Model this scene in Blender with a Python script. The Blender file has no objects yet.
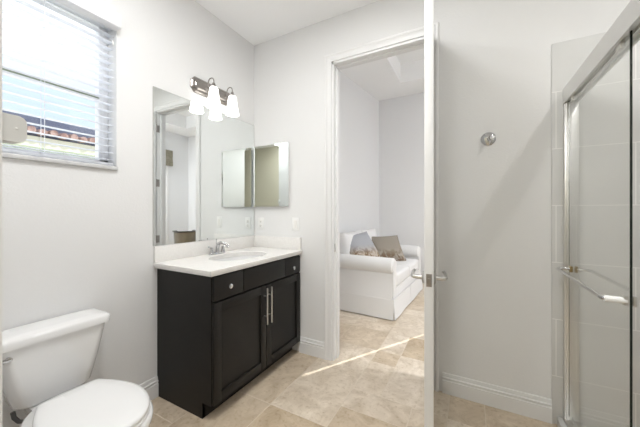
import bpy, bmesh, math, random
from mathutils import Vector, Matrix
random.seed(7)
R = math.radians
C = bpy.context.scene.collection
sc = bpy.context.scene

# ------------------------------------------------------------------ camera
cam = bpy.data.objects.new('camera', bpy.data.cameras.new('camera'))
C.objects.link(cam)
cam.location = (0, 0, 1.25)
cam.rotation_euler = (R(90), 0, R(28.3))
cam.data.sensor_width = 36
cam.data.lens = 36 * 280 / 640
cam.data.shift_y = -2.5 / 640
cam.data.clip_start = 0.02
sc.camera = cam

# ------------------------------------------------------------------ view + world + lights
sc.view_settings.view_transform = 'Standard'
sc.view_settings.look = 'None'
sc.view_settings.gamma = 1
sc.view_settings.use_curve_mapping = False
sc.view_settings.exposure = 0.02
sc.cycles.max_bounces = 14
sc.cycles.diffuse_bounces = 8
sc.cycles.glossy_bounces = 8
sc.cycles.transparent_max_bounces = 16
sc.cycles.sample_clamp_indirect = 6

wd = bpy.data.worlds.new('sky'); sc.world = wd; wd.use_nodes = True
nt = wd.node_tree; nt.nodes.clear()
wo = nt.nodes.new('ShaderNodeOutputWorld'); bg = nt.nodes.new('ShaderNodeBackground')
tc = nt.nodes.new('ShaderNodeTexCoord'); sp = nt.nodes.new('ShaderNodeSeparateXYZ')
rp = nt.nodes.new('ShaderNodeValToRGB')
nt.links.new(tc.outputs['Generated'], sp.inputs[0]); nt.links.new(sp.outputs['Z'], rp.inputs[0])
el = rp.color_ramp.elements
el[0].position = 0.0; el[0].color = (0.70, 0.83, 0.98, 1)
el[1].position = 0.30; el[1].color = (0.74, 0.87, 1.0, 1)
e = el.new(0.40); e.color = (1.3, 1.36, 1.45, 1)
e = el.new(0.75); e.color = (2.4, 2.5, 2.7, 1)
nt.links.new(rp.outputs[0], bg.inputs[0]); bg.inputs[1].default_value = 1.15
nt.links.new(bg.outputs[0], wo.inputs[0])

def lamp(kind, name, loc, energy, color=(1, 1, 1), size=0.3, direction=(0, 0, -1), angle=None, spread=None):
    l = bpy.data.lights.new(name, kind); l.energy = energy; l.color = color
    if kind == 'AREA':
        l.shape = 'DISK'; l.size = size
        if spread: l.spread = spread
    if kind == 'POINT': l.shadow_soft_size = size
    if kind == 'SUN': l.angle = angle
    o = bpy.data.objects.new(name, l); C.objects.link(o); o.location = loc
    o.rotation_euler = Vector(direction).to_track_quat('-Z', 'Y').to_euler()
    return o

SUN_DIR = Vector((-0.513, -0.858, -0.62))
lamp('SUN', 'sun', (4, 9, 6), 7.0, (1.0, 0.95, 0.88), direction=SUN_DIR, angle=R(0.2))
# ceiling lamps, all but the shower one added as unseen fill: (x, y, z, watts, colour, diameter)
CANS = {
    'bath':   (-0.92, 0.50, 2.87, 16, (0.985, 0.99, 0.99), 0.34),  # unseen fill added to light the bathroom in general
    'vanity': (-0.55, 1.15, 2.87, 7.5, (0.985, 0.99, 0.99), 0.30),  # added to brighten the toilet tank and vanity fronts
    'rear':   (-0.30, -0.65, 2.87, 22, (0.985, 0.99, 0.99), 0.34),  # added soft fill from behind the camera, out of view
    'shower': (1.00, 1.10, 2.87, 9, (1.0, 0.985, 0.95), 0.12),
    'bedroom_fill_a': (1.60, 2.50, 3.38, 47, (0.985, 0.99, 1.0), 0.30),  # added out of view to brighten the bedroom
    'bedroom_fill_b': (3.08, 3.00, 3.38, 44, (0.985, 0.99, 1.0), 0.30),  # second added bedroom fill, hidden from the mirror as well
}
for k, (x, y, z, w, col, d) in CANS.items():
    lamp('AREA', 'lamp_' + k, (x, y, z - 0.022), w, col, d)

# ------------------------------------------------------------------ materials
def mat(name, color, rough=0.5, metal=0.0, spec=0.5, bump=None, trans=0.0, emis=None, coat=0.0, vary=None):
    m = bpy.data.materials.new(name); m.use_nodes = True
    n = m.node_tree.nodes; L = m.node_tree.links; b = n['Principled BSDF']
    b.inputs['Base Color'].default_value = (*color, 1)
    b.inputs['Roughness'].default_value = rough
    b.inputs['Metallic'].default_value = metal
    b.inputs['Specular IOR Level'].default_value = spec
    b.inputs['Transmission Weight'].default_value = trans
    b.inputs['Coat Weight'].default_value = coat
    if emis:
        b.inputs['Emission Color'].default_value = (*emis[0], 1); b.inputs['Emission Strength'].default_value = emis[1]
    if bump or vary:
        t = n.new('ShaderNodeTexCoord')
    if bump:
        sc_, st, di = bump
        nz = n.new('ShaderNodeTexNoise'); nz.inputs['Scale'].default_value = sc_; nz.inputs['Detail'].default_value = 3
        bp = n.new('ShaderNodeBump'); bp.inputs['Strength'].default_value = st; bp.inputs['Distance'].default_value = di
        L.new(t.outputs['Object'], nz.inputs['Vector']); L.new(nz.outputs['Fac'], bp.inputs['Height'])
        L.new(bp.outputs['Normal'], b.inputs['Normal'])
    if vary:
        sc_, c2 = vary
        nz = n.new('ShaderNodeTexNoise'); nz.inputs['Scale'].default_value = sc_; nz.inputs['Detail'].default_value = 4
        mx = n.new('ShaderNodeMix'); mx.data_type = 'RGBA'
        mx.inputs['A'].default_value = (*color, 1); mx.inputs['B'].default_value = (*c2, 1)
        rr = n.new('ShaderNodeValToRGB'); rr.color_ramp.elements[0].position = 0.35; rr.color_ramp.elements[1].position = 0.65
        L.new(t.outputs['Object'], nz.inputs['Vector']); L.new(nz.outputs['Fac'], rr.inputs[0])
        L.new(rr.outputs[0], mx.inputs['Factor']); L.new(mx.outputs['Result'], b.inputs['Base Color'])
    return m

M = {}
M['wall'] = mat('wall_paint', (0.75, 0.75, 0.75), 0.75, spec=0.25, bump=(95, 0.22, 0.004))
M['wall2'] = mat('bedroom_paint', (0.77, 0.775, 0.785), 0.8, spec=0.2, bump=(95, 0.15, 0.004))
M['wallrear'] = mat('warm_beige_paint', (0.64, 0.61, 0.50), 0.8, spec=0.2, bump=(95, 0.2, 0.004))
M['ceil'] = mat('ceiling_paint', (0.90, 0.905, 0.91), 0.85, spec=0.1, bump=(60, 0.2, 0.004))
M['trim'] = mat('trim_paint', (0.77, 0.77, 0.77), 0.35, spec=0.4)
M['door'] = mat('door_paint', (0.72, 0.72, 0.715), 0.35, spec=0.4)
M['cab'] = mat('espresso_wood', (0.010, 0.009, 0.008), 0.45, spec=0.28, bump=(14, 0.03, 0.003), vary=(9, (0.0125, 0.011, 0.0095)))
M['quartz'] = mat('white_quartz', (0.80, 0.785, 0.765), 0.22, spec=0.5, vary=(60, (0.76, 0.745, 0.725)))
M['china'] = mat('white_china', (0.80, 0.80, 0.80), 0.08, spec=0.5, coat=0.3)
M['seat'] = mat('white_seat_plastic', (0.83, 0.83, 0.83), 0.2, spec=0.5)
M['chrome'] = mat('chrome', (0.58, 0.58, 0.59), 0.07, metal=1)
M['nickel'] = mat('brushed_nickel', (0.60, 0.59, 0.575), 0.28, metal=1)
M['dnickel'] = mat('antique_nickel', (0.36, 0.335, 0.315), 0.3, metal=1)
M['alu'] = mat('satin_aluminium', (0.73, 0.725, 0.71), 0.3, metal=1)
M['mirror'] = mat('mirror_glass', (0.87, 0.90, 0.895), 0.0, metal=1)
M['bevel'] = mat('mirror_bevel', (0.80, 0.84, 0.84), 0.04, metal=1)
M['shade'] = mat('opal_glass_shade', (0.9, 0.9, 0.88), 0.3, emis=((1.0, 0.975, 0.93), 2.2))
M['lens'] = mat('lamp_lens', (0.95, 0.95, 0.95), 0.5, emis=((1.0, 0.98, 0.95), 6.0))
M['blind'] = mat('blind_slat', (0.90, 0.905, 0.93), 0.45, spec=0.3)
M['vinyl'] = mat('white_vinyl', (0.90, 0.905, 0.92), 0.4, spec=0.3)
M['valance'] = mat('valance_paint', (0.78, 0.78, 0.80), 0.45, spec=0.3)
M['plastic'] = mat('white_plastic', (0.82, 0.82, 0.81), 0.35)
M['bracket'] = mat('grey_white_plastic', (0.66, 0.66, 0.65), 0.5)
M['black'] = mat('black_recess', (0.02, 0.02, 0.02), 0.5)
M['cream'] = mat('cream_plate', (0.80, 0.79, 0.765), 0.5)
M['slip'] = mat('white_slipcover', (0.80, 0.80, 0.80), 0.9, spec=0.1, bump=(160, 0.25, 0.004))
M['sill'] = mat('grey_marble', (0.62, 0.62, 0.62), 0.25, vary=(18, (0.50, 0.50, 0.51)))
M['hose'] = mat('braided_hose', (0.10, 0.10, 0.10), 0.4, metal=0.6, bump=(400, 0.5, 0.002))
M['curtain'] = mat('curtain_cloth', (0.75, 0.75, 0.76), 0.9, spec=0.1)
M['roman'] = mat('olive_shade_cloth', (0.27, 0.25, 0.19), 0.9, spec=0.1, bump=(120, 0.4, 0.004), vary=(26, (0.36, 0.34, 0.27)))
M['leather'] = mat('olive_brown_leather', (0.13, 0.105, 0.07), 0.4, vary=(6, (0.18, 0.15, 0.10)))
M['darkwood'] = mat('dark_wood', (0.03, 0.025, 0.02), 0.4)
M['stucco'] = mat('cream_stucco', (0.78, 0.76, 0.62), 0.9, spec=0.1, bump=(40, 0.3, 0.01))
M['slate'] = mat('navy_roof_band', (0.035, 0.045, 0.09), 0.6)
M['clay'] = mat('clay_roof_tile', (0.20, 0.11, 0.09), 0.8, spec=0.1, vary=(9, (0.42, 0.30, 0.26)))
M['lawn'] = mat('dull_green_paint', (0.30, 0.34, 0.25), 0.9)
M['paving'] = mat('pale_paving', (0.62, 0.61, 0.58), 0.9, vary=(3, (0.55, 0.54, 0.52)))
M['edge'] = mat('glass_edge', (0.008, 0.014, 0.011), 0.15)
M['seal'] = mat('clear_seal', (0.45, 0.45, 0.42), 0.3)
M['brass'] = mat('aged_brass', (0.35, 0.27, 0.14), 0.3, metal=1)
M['acryl'] = mat('frosted_sleeve', (0.85, 0.85, 0.84), 0.25)

def translucent(m, f, col):
    n = m.node_tree.nodes; L = m.node_tree.links
    tr = n.new('ShaderNodeBsdfTranslucent'); tr.inputs[0].default_value = (*col, 1); mx = n.new('ShaderNodeMixShader'); mx.inputs[0].default_value = f
    L.new(n['Principled BSDF'].outputs[0], mx.inputs[1]); L.new(tr.outputs[0], mx.inputs[2]); L.new(mx.outputs[0], n['Material Output'].inputs[0])
translucent(M['blind'], 0.55, (0.9, 0.92, 0.95))

def glass_mat(name, tint, ior=1.5, gain=1.0):
    m = bpy.data.materials.new(name); m.use_nodes = True
    n = m.node_tree.nodes; L = m.node_tree.links; n.clear()
    o = n.new('ShaderNodeOutputMaterial'); mx = n.new('ShaderNodeMixShader')
    t = n.new('ShaderNodeBsdfTransparent'); g = n.new('ShaderNodeBsdfGlossy'); fr = n.new('ShaderNodeFresnel')
    t.inputs[0].default_value = (*tint, 1); g.inputs['Roughness'].default_value = 0.0; fr.inputs[0].default_value = ior
    g.inputs[0].default_value = (0.97, 0.98, 0.97, 1)
    ml = n.new('ShaderNodeMath'); ml.operation = 'MULTIPLY'; ml.inputs[1].default_value = gain; ml.use_clamp = True
    ge = n.new('ShaderNodeNewGeometry'); mr = n.new('ShaderNodeMapRange')   # same reflectance entering and leaving the pane
    mr.inputs['To Min'].default_value = ior; mr.inputs['To Max'].default_value = 1 / ior
    L.new(ge.outputs['Backfacing'], mr.inputs['Value']); L.new(mr.outputs[0], fr.inputs[0])
    L.new(fr.outputs[0], ml.inputs[0]); L.new(ml.outputs[0], mx.inputs[0])
    L.new(t.outputs[0], mx.inputs[1]); L.new(g.outputs[0], mx.inputs[2]); L.new(mx.outputs[0], o.inputs[0])
    return m
M['glass'] = glass_mat('shower_glass', (0.985, 0.987, 0.982))
M['pane'] = glass_mat('window_glass', (0.97, 0.985, 0.99))

def floor_mat():
    m = bpy.data.materials.new('travertine_tile'); m.use_nodes = True
    n = m.node_tree.nodes; L = m.node_tree.links; b = n['Principled BSDF']
    t = n.new('ShaderNodeTexCoord'); at = n.new('ShaderNodeAttribute'); at.attribute_name = 'tile_tone'
    tile = n.new('ShaderNodeValToRGB'); e = tile.color_ramp.elements
    e[0].color = (0.51, 0.41, 0.29, 1); e[1].color = (0.70, 0.62, 0.515, 1); e2 = e.new(0.35); e2.color = (0.62, 0.525, 0.41, 1)
    L.new(at.outputs['Fac'], tile.inputs[0])
    off = n.new('ShaderNodeMath'); off.operation = 'MULTIPLY'; off.inputs[1].default_value = 37.0
    L.new(at.outputs['Fac'], off.inputs[0])
    add = n.new('ShaderNodeVectorMath'); add.operation = 'ADD'
    L.new(t.outputs['Object'], add.inputs[0]); L.new(off.outputs[0], add.inputs[1])
    n1 = n.new('ShaderNodeTexNoise'); n1.inputs['Scale'].default_value = 6; n1.inputs['Detail'].default_value = 9; n1.inputs['Roughness'].default_value = 0.66; n1.inputs['Distortion'].default_value = 1.2
    L.new(add.outputs[0], n1.inputs['Vector'])
    r1 = n.new('ShaderNodeValToRGB'); r1.color_ramp.elements[0].position = 0.32; r1.color_ramp.elements[1].position = 0.70
    r1.color_ramp.elements[0].color = (0.80, 0.765, 0.72, 1); r1.color_ramp.elements[1].color = (1.18, 1.21, 1.26, 1)
    L.new(n1.outputs['Fac'], r1.inputs[0])
    mu = n.new('ShaderNodeMix'); mu.data_type = 'RGBA'; mu.blend_type = 'MULTIPLY'; mu.inputs['Factor'].default_value = 1
    L.new(tile.outputs[0], mu.inputs['A']); L.new(r1.outputs[0], mu.inputs['B'])
    n2 = n.new('ShaderNodeTexNoise'); n2.inputs['Scale'].default_value = 42; n2.inputs['Detail'].default_value = 5
    L.new(add.outputs[0], n2.inputs['Vector'])
    r2 = n.new('ShaderNodeValToRGB'); r2.color_ramp.elements[0].position = 0.27; r2.color_ramp.elements[1].position = 0.46
    r2.color_ramp.elements[0].color = (0.80, 0.76, 0.70, 1); r2.color_ramp.elements[1].color = (1, 1, 1, 1)
    L.new(n2.outputs['Fac'], r2.inputs[0])
    mu2 = n.new('ShaderNodeMix'); mu2.data_type = 'RGBA'; mu2.blend_type = 'MULTIPLY'; mu2.inputs['Factor'].default_value = 1
    L.new(mu.outputs['Result'], mu2.inputs['A']); L.new(r2.outputs[0], mu2.inputs['B'])
    L.new(mu2.outputs['Result'], b.inputs['Base Color'])
    b.inputs['Roughness'].default_value = 0.36; b.inputs['Specular IOR Level'].default_value = 0.35
    return m
M['grout'] = mat('pale_grout', (0.66, 0.585, 0.49), 0.9, spec=0.1)
M['floor'] = floor_mat()

def tile_mat():
    m = bpy.data.materials.new('pale_shower_tile'); m.use_nodes = True
    n = m.node_tree.nodes; L = m.node_tree.links; b = n['Principled BSDF']
    t = n.new('ShaderNodeTexCoord'); s = n.new('ShaderNodeSeparateXYZ'); c = n.new('ShaderNodeCombineXYZ'); a = n.new('ShaderNodeMath'); a.operation = 'ADD'
    L.new(t.outputs['Object'], s.inputs[0]); L.new(s.outputs['X'], a.inputs[0]); L.new(s.outputs['Y'], a.inputs[1])
    L.new(a.outputs[0], c.inputs['X']); L.new(s.outputs['Z'], c.inputs['Y'])
    mp = n.new('ShaderNodeMapping'); mp.inputs['Location'].default_value = (0.1, 0.05, 0); L.new(c.outputs[0], mp.inputs[0])
    br = n.new('ShaderNodeTexBrick'); br.inputs['Scale'].default_value = 1; br.inputs['Brick Width'].default_value = 0.66; br.inputs['Row Height'].default_value = 0.333
    br.inputs['Mortar Size'].default_value = 0.0025; br.inputs['Mortar Smooth'].default_value = 0.2
    br.inputs['Color1'].default_value = (0.61, 0.61, 0.60, 1); br.inputs['Color2'].default_value = (0.635, 0.635, 0.625, 1); br.inputs['Mortar'].default_value = (0.78, 0.775, 0.76, 1)
    L.new(mp.outputs[0], br.inputs[0])
    nz = n.new('ShaderNodeTexNoise'); nz.inputs['Scale'].default_value = 5; nz.inputs['Detail'].default_value = 6; L.new(t.outputs['Object'], nz.inputs['Vector'])
    r1 = n.new('ShaderNodeValToRGB'); r1.color_ramp.elements[0].color = (0.92, 0.92, 0.92, 1); r1.color_ramp.elements[1].color = (1.06, 1.06, 1.06, 1)
    L.new(nz.outputs['Fac'], r1.inputs[0])
    mu = n.new('ShaderNodeMix'); mu.data_type = 'RGBA'; mu.blend_type = 'MULTIPLY'; mu.inputs['Factor'].default_value = 1
    L.new(br.outputs['Color'], mu.inputs['A']); L.new(r1.outputs[0], mu.inputs['B']); L.new(mu.outputs['Result'], b.inputs['Base Color'])
    b.inputs['Roughness'].default_value = 0.4; b.inputs['Specular IOR Level'].default_value = 0.3
    return m
M['tile'] = tile_mat()

def pillow_mat(name, base, print_col, z_fade, scale):
    # woven cover with a printed patch on its lower part
    m = bpy.data.materials.new(name); m.use_nodes = True
    n = m.node_tree.nodes; L = m.node_tree.links; b = n['Principled BSDF']
    t = n.new('ShaderNodeTexCoord'); s = n.new('ShaderNodeSeparateXYZ'); L.new(t.outputs['Object'], s.inputs[0])
    nz = n.new('ShaderNodeTexNoise'); nz.inputs['Scale'].default_value = scale; nz.inputs['Detail'].default_value = 5; nz.inputs['Distortion'].default_value = 1.0
    L.new(t.outputs['Object'], nz.inputs['Vector'])
    r = n.new('ShaderNodeMapRange'); r.inputs['From Min'].default_value = z_fade + 0.05; r.inputs['From Max'].default_value = z_fade - 0.05
    L.new(s.outputs['Z'], r.inputs['Value'])
    rr = n.new('ShaderNodeValToRGB'); rr.color_ramp.elements[0].position = 0.4; rr.color_ramp.elements[1].position = 0.56
    L.new(nz.outputs['Fac'], rr.inputs[0])
    mp = n.new('ShaderNodeMix'); mp.data_type = 'RGBA'; mp.inputs['A'].default_value = (*print_col[0], 1); mp.inputs['B'].default_value = (*print_col[1], 1)
    L.new(rr.outputs[0], mp.inputs['Factor'])
    mx = n.new('ShaderNodeMix'); mx.data_type = 'RGBA'; mx.inputs['A'].default_value = (*base, 1)
    L.new(mp.outputs['Result'], mx.inputs['B']); L.new(r.outputs[0], mx.inputs['Factor'])
    L.new(mx.outputs['Result'], b.inputs['Base Color']); b.inputs['Roughness'].default_value = 0.9; b.inputs['Specular IOR Level'].default_value = 0.1
    return m

# ------------------------------------------------------------------ mesh helpers
def new(): return bmesh.new()
def box(bm, x0, x1, y0, y1, z0, z1, bev=0.0, seg=2):
    r = bmesh.ops.create_cube(bm, size=1)
    vs = r['verts']
    for v in vs:
        v.co = Vector((x0 + (v.co.x + .5) * (x1 - x0), y0 + (v.co.y + .5) * (y1 - y0), z0 + (v.co.z + .5) * (z1 - z0)))
    if bev:
        es = list({e for v in vs for e in v.link_edges})
        r = bmesh.ops.bevel(bm, geom=es, offset=bev, segments=seg, affect='EDGES', profile=0.5)
        vs = r['verts']
    return vs
def basis(d):
    d = Vector(d).normalized(); a = Vector((0, 0, 1)) if abs(d.z) < 0.9 else Vector((1, 0, 0))
    u = d.cross(a).normalized(); return u, d.cross(u).normalized()
def rings(bm, rs, cap=True, closed=False):
    V = [[bm.verts.new(p) for p in r] for r in rs]; n = len(V[0])
    pairs = list(zip(V, V[1:])) + ([(V[-1], V[0])] if closed else [])
    for a, b in pairs:
        for i in range(n):
            bm.faces.new((a[i], a[(i + 1) % n], b[(i + 1) % n], b[i]))
    if cap and not closed:
        bm.faces.new(V[0][::-1]); bm.faces.new(V[-1])
    return V
def cyl(bm, p0, p1, r0, r1=None, n=20, cap=True):
    p0, p1 = Vector(p0), Vector(p1); r1 = r0 if r1 is None else r1; u, w = basis(p1 - p0)
    f = lambda p, r: [p + (u * math.cos(2 * math.pi * i / n) + w * math.sin(2 * math.pi * i / n)) * r for i in range(n)]
    rings(bm, [f(p0, r0), f(p1, r1)], cap)
def lathe(bm, prof, c, axis=(0, 0, 1), n=28, cap=True):
    c = Vector(c); ax = Vector(axis).normalized(); u, w = basis(ax)
    rings(bm, [[c + ax * h + (u * math.cos(2 * math.pi * i / n) + w * math.sin(2 * math.pi * i / n)) * r for i in range(n)] for r, h in prof], cap)
def tube(bm, pts, r, n=12):
    pts = [Vector(p) for p in pts]; u = None; rs = []
    for i, p in enumerate(pts):
        d = (pts[min(i + 1, len(pts) - 1)] - pts[max(i - 1, 0)]).normalized()
        if u is None: u, w = basis(d)
        u = (u - d * u.dot(d)).normalized(); w = d.cross(u)
        rr = r[i] if isinstance(r, (list, tuple)) else r
        rs.append([p + (u * math.cos(2 * math.pi * k / n) + w * math.sin(2 * math.pi * k / n)) * rr for k in range(n)])
    rings(bm, rs)
def arc(c, r, a0, a1, e1, e2, n=10):
    c = Vector(c); e1, e2 = Vector(e1), Vector(e2)
    return [c + e1 * r * math.cos(a0 + (a1 - a0) * i / n) + e2 * r * math.sin(a0 + (a1 - a0) * i / n) for i in range(n + 1)]
def prism(bm, pts2, f, t0, t1):
    # outline pts2 swept between two positions; f(u, v, t) -> point
    rings(bm, [[Vector(f(u, v, t0)) for u, v in pts2], [Vector(f(u, v, t1)) for u, v in pts2]])

def link(name, bm, m, parent=None, off=(0, 0, 0), ang=38):
    bmesh.ops.translate(bm, verts=bm.verts, vec=-Vector(off))
    bmesh.ops.recalc_face_normals(bm, faces=bm.faces)
    for f in bm.faces: f.smooth = True
    for e in bm.edges:
        e.smooth = len(e.link_faces) == 2 and e.calc_face_angle(3.14) < R(ang)
    me = bpy.data.meshes.new(name); bm.to_mesh(me); bm.free(); me.materials.append(m)
    o = bpy.data.objects.new(name, me); C.objects.link(o)
    if parent: o.parent = parent
    return o
class Thing:
    def __init__(s, name, label, cat, loc, group=None, kind=None):
        s.o = bpy.data.objects.new(name, None); C.objects.link(s.o); s.loc = Vector(loc); s.o.location = loc
        s.o.empty_display_size = 0.1
        if label: s.o['label'] = label
        if cat: s.o['category'] = cat
        if group: s.o['group'] = group
        if kind: s.o['kind'] = kind
    def part(s, name, bm, m, parent=None, label=None, ang=38):
        o = link(name, bm, m, parent or s.o, s.loc, ang)
        if label: o['label'] = label
        return o
def struct(name, bm, m, label=None, cat=None):
    o = link(name, bm, m); o['kind'] = 'structure'
    if label: o['label'] = label
    if cat: o['category'] = cat
    return o
def solo(name, bm, m, label, cat, loc, group=None):
    o = link(name, bm, m, None, loc); o.location = loc
    o['label'] = label; o['category'] = cat
    if group: o['group'] = group
    return o

# ------------------------------------------------------------------ room dimensions
XL, YB, ZC = -1.87, 2.11, 2.87            # left wall, door wall, bath ceiling
XR, YF = 1.45, -1.20                      # far side of the shower, wall behind
WT = 0.115                                # door wall thickness
DX0, DX1, DZ = -1.022, -0.262, 2.492      # door opening
Z2, Y2, X2 = 3.38, 5.30, 3.43             # bedroom ceiling, its end wall, its side wall
WY0, WY1, WZ0, WZ1 = 0.24, 0.90, 1.515, 2.40   # bathroom window opening

# floor: ashlar travertine of mixed sizes over a grout bed, one mesh
def lay_floor(x0, y0, nx, ny, u, gap):
    rnd = random.Random(21); used = [[False] * ny for _ in range(nx)]; b = new()
    box(b, x0, x0 + nx * u, y0, y0 + ny * u, -.12, -.0015)
    lay = b.faces.layers.float.new('tile_tone'); tops = []
    for i in range(nx):
        for j in range(ny):
            if used[i][j]: continue
            opts = [(2, 3), (2, 3), (3, 2), (2, 2), (2, 2), (1, 2), (2, 1), (1, 1)]; rnd.shuffle(opts)
            for w, h in opts + [(1, 1)]:
                if i + w <= nx and j + h <= ny and not any(used[i + a][j + c] for a in range(w) for c in range(h)): break
            for a in range(w):
                for c in range(h): used[i + a][j + c] = True
            g = gap / 2; X0, X1, Y0, Y1 = x0 + i * u + g, x0 + (i + w) * u - g, y0 + j * u + g, y0 + (j + h) * u - g
            hi = [b.verts.new((x, y, 0)) for x, y in ((X0, Y0), (X1, Y0), (X1, Y1), (X0, Y1))]
            lo = [b.verts.new((x, y, -.002)) for x, y in ((X0 - .001, Y0 - .001), (X1 + .001, Y0 - .001), (X1 + .001, Y1 + .001), (X0 - .001, Y1 + .001))]
            fs = [b.faces.new(hi)] + [b.faces.new((lo[k], lo[(k + 1) % 4], hi[(k + 1) % 4], hi[k])) for k in range(4)]
            tone = rnd.random()
            for f in fs: f[lay] = tone; f.material_index = 1
    for f in b.faces: f.smooth = False
    me = bpy.data.meshes.new('floor'); b.to_mesh(me); b.free(); me.materials.append(M['grout']); me.materials.append(M['floor'])
    o = bpy.data.objects.new('floor', me); C.objects.link(o); o['kind'] = 'structure'
    o['label'] = 'beige travertine tile floor running through both rooms'; o['category'] = 'floor'
lay_floor(-2.36, -1.40, 30, 34, .2032, .0065)
b = new(); box(b, XL - .16, XR + .15, YF - .15, YB + .01, ZC, ZC + .2); struct('ceiling', b, M['ceil'], 'white flat ceiling over the bathroom', 'ceiling')
b = new()
for y0, y1, z0, z1 in ((YF, WY0, 0, ZC), (WY1, YB + WT, 0, ZC), (WY0, WY1, 0, WZ0), (WY0, WY1, WZ1, ZC)):
    box(b, XL - .16, XL, y0, y1, z0, z1)
struct('wall_left', b, M['wall'], 'pale grey wall carrying the window and the big mirror', 'wall')
b = new()
box(b, XL - .2, DX0, YB, YB + WT, 0, 3.8); box(b, DX1, 3.6, YB, YB + WT, 0, 3.8); box(b, DX0, DX1, YB, YB + WT, DZ, 3.8)
struct('wall_back', b, M['wall'], 'pale grey wall with the bedroom doorway and robe hook', 'wall')
b = new(); box(b, XR, XR + .15, YF, YB, 0, ZC); struct('wall_right', b, M['tile'], 'tiled wall on the far side of the shower', 'wall')
b = new(); box(b, XL - .16, XR + .15, YF - .15, YF, 0, ZC); struct('wall_rear', b, M['wallrear'], 'warm beige wall behind the viewer', 'wall')
b = new(); box(b, XL, -0.765, 0.06, 0.178, 0, ZC); struct('wall_partition', b, M['wall'], 'short partition wall beside the toilet', 'wall')
b = new(); box(b, 0.44, XR, -.25, 0.50, 0, ZC); struct('wall_shower', b, M['wall'], 'pale grey wall block at the near end of the shower', 'wall')
# tile panel on the door wall inside the shower
b = new(); box(b, 0.421, XR, YB - 0.010, YB, 0, 2.235, .002); struct('wall_tiling', b, M['tile'], 'pale grey shower tile on the door wall', 'wall tile')
# bedroom shell
b = new()
def slab(bm, p, q, t, z0, z1):
    p, q = Vector((*p, 0)), Vector((*q, 0)); d = (q - p).normalized(); nrm = Vector((-d.y, d.x, 0)) * t
    rings(bm, [[Vector((v.x, v.y, z)) for v in (p, q, q + nrm, p + nrm)] for z in (z0, z1)])
slab(b, (-1.985, YB + WT), (-1.556, Y2), .15, 0, 3.8)
struct('wall_bedroom_left', b, M['wall2'], 'pale wall behind the white sofa', 'wall')
CW0, CW1, CWZ = 0.45, 1.45, 2.66        # curtained glazed door of the bedroom end wall
b = new()
box(b, -1.9, CW0, Y2, Y2 + .15, 0, 3.8); box(b, CW1, 3.6, Y2, Y2 + .15, 0, 3.8); box(b, CW0, CW1, Y2, Y2 + .15, CWZ, 3.8)
struct('wall_bedroom_end', b, M['wall2'], 'pale end wall of the bedroom', 'wall')
SY0, SY1, SZ0, SZ1 = 3.15, 4.62, 0.10, 2.55
b = new()
box(b, X2, X2 + .15, YB, SY0, 0, 3.8); box(b, X2, X2 + .15, SY1, Y2, 0, 3.8); box(b, X2, X2 + .15, SY0, SY1, 0, SZ0); box(b, X2, X2 + .15, SY0, SY1, SZ1, 3.8)
struct('wall_bedroom_side', b, M['wall2'], 'pale bedroom wall with the shaded window', 'wall')
b = new()
TX0, TX1, TY0, TY1, TH = -1.03, 2.75, 2.75, 4.74, 0.31
box(b, -2.1, TX0, YB + WT, Y2, Z2, Z2 + TH); box(b, TX1, 3.6, YB + WT, Y2, Z2, Z2 + TH)
box(b, TX0, TX1, YB + WT, TY0, Z2, Z2 + TH); box(b, TX0, TX1, TY1, Y2, Z2, Z2 + TH)
box(b, -2.1, 3.6, YB + WT, Y2, Z2 + TH, Z2 + TH + .1)
struct('ceiling_tray', b, M['ceil'], 'white bedroom ceiling with a recessed tray', 'ceiling')

# ------------------------------------------------------------------ trim
BASE = [(0, 0), (.017, 0), (.017, .088), (.012, .091), (.012, .097), (.0165, .101), (.0165, .108), (.009, .112), (.009, .120), (.006, .134), (0, .136)]
def baseboard(name, p, q, nrm, label):
    bm = new(); p, q, nr = Vector((*p, 0)), Vector((*q, 0)), Vector((*nrm, 0))
    prism(bm, BASE, lambda u, v, t: (p if t == 0 else q) + nr * u + Vector((0, 0, v)), 0, 1)
    struct(name, bm, M['trim'], label, 'baseboard')
baseboard('baseboard_left', (XL, .178), (XL, 1.15), (1, 0), 'white baseboard under the window behind the toilet')
baseboard('baseboard_door', (-1.34, YB), (-1.083, YB), (0, -1), 'white baseboard between vanity and door casing')
baseboard('baseboard_right', (-.172, YB), (.421, YB), (0, -1), 'white baseboard under the robe hook')
baseboard('baseboard_bedroom_end', (-1.55, Y2), (CW0 - .08, Y2), (0, -1), 'white baseboard along the bedroom end wall')
baseboard('baseboard_bedroom_side', (X2, SY1), (X2, Y2), (-1, 0), 'white baseboard under the shaded bedroom window')
# door casing: stepped profile (across, thickness); 0 = inner edge
def casing(name, yface, sgn, label):
    bm = new(); W = .062
    prof = [(0, 0), (0, .010), (.006, .013), (.018, .011), (.040, .014), (.045, .019), (.056, .020), (W, .016), (W, 0)]
    x0, x1, zt = DX0 - .004, DX1 + .004, DZ + .004
    path = [((x0, 0), (-1, 0)), ((x0, zt), (-1, 1)), ((x1, zt), (1, 1)), ((x1, 0), (1, 0))]
    rings(bm, [[Vector((px + dx * u, yface + sgn * v, pz + dz * u)) for u, v in prof] for (px, pz), (dx, dz) in path])
    struct(name, bm, M['trim'], label, 'door casing')
casing('trim_1', YB, -1, 'white door casing on the bathroom side of the doorway')
casing('trim_2', YB + WT, 1, 'white door casing on the bedroom side of the doorway')
b = new()
JT = .016
box(b, DX0 - .002, DX0 + JT, YB - .002, YB + WT + .002, 0, DZ + .002); box(b, DX1 - JT, DX1 + .002, YB - .002, YB + WT + .002, 0, DZ + .002)
box(b, DX0, DX1, YB - .002, YB + WT + .002, DZ - JT, DZ + .002)
ys0, ys1 = YB + .045, YB + .080                                   # door stop
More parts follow.
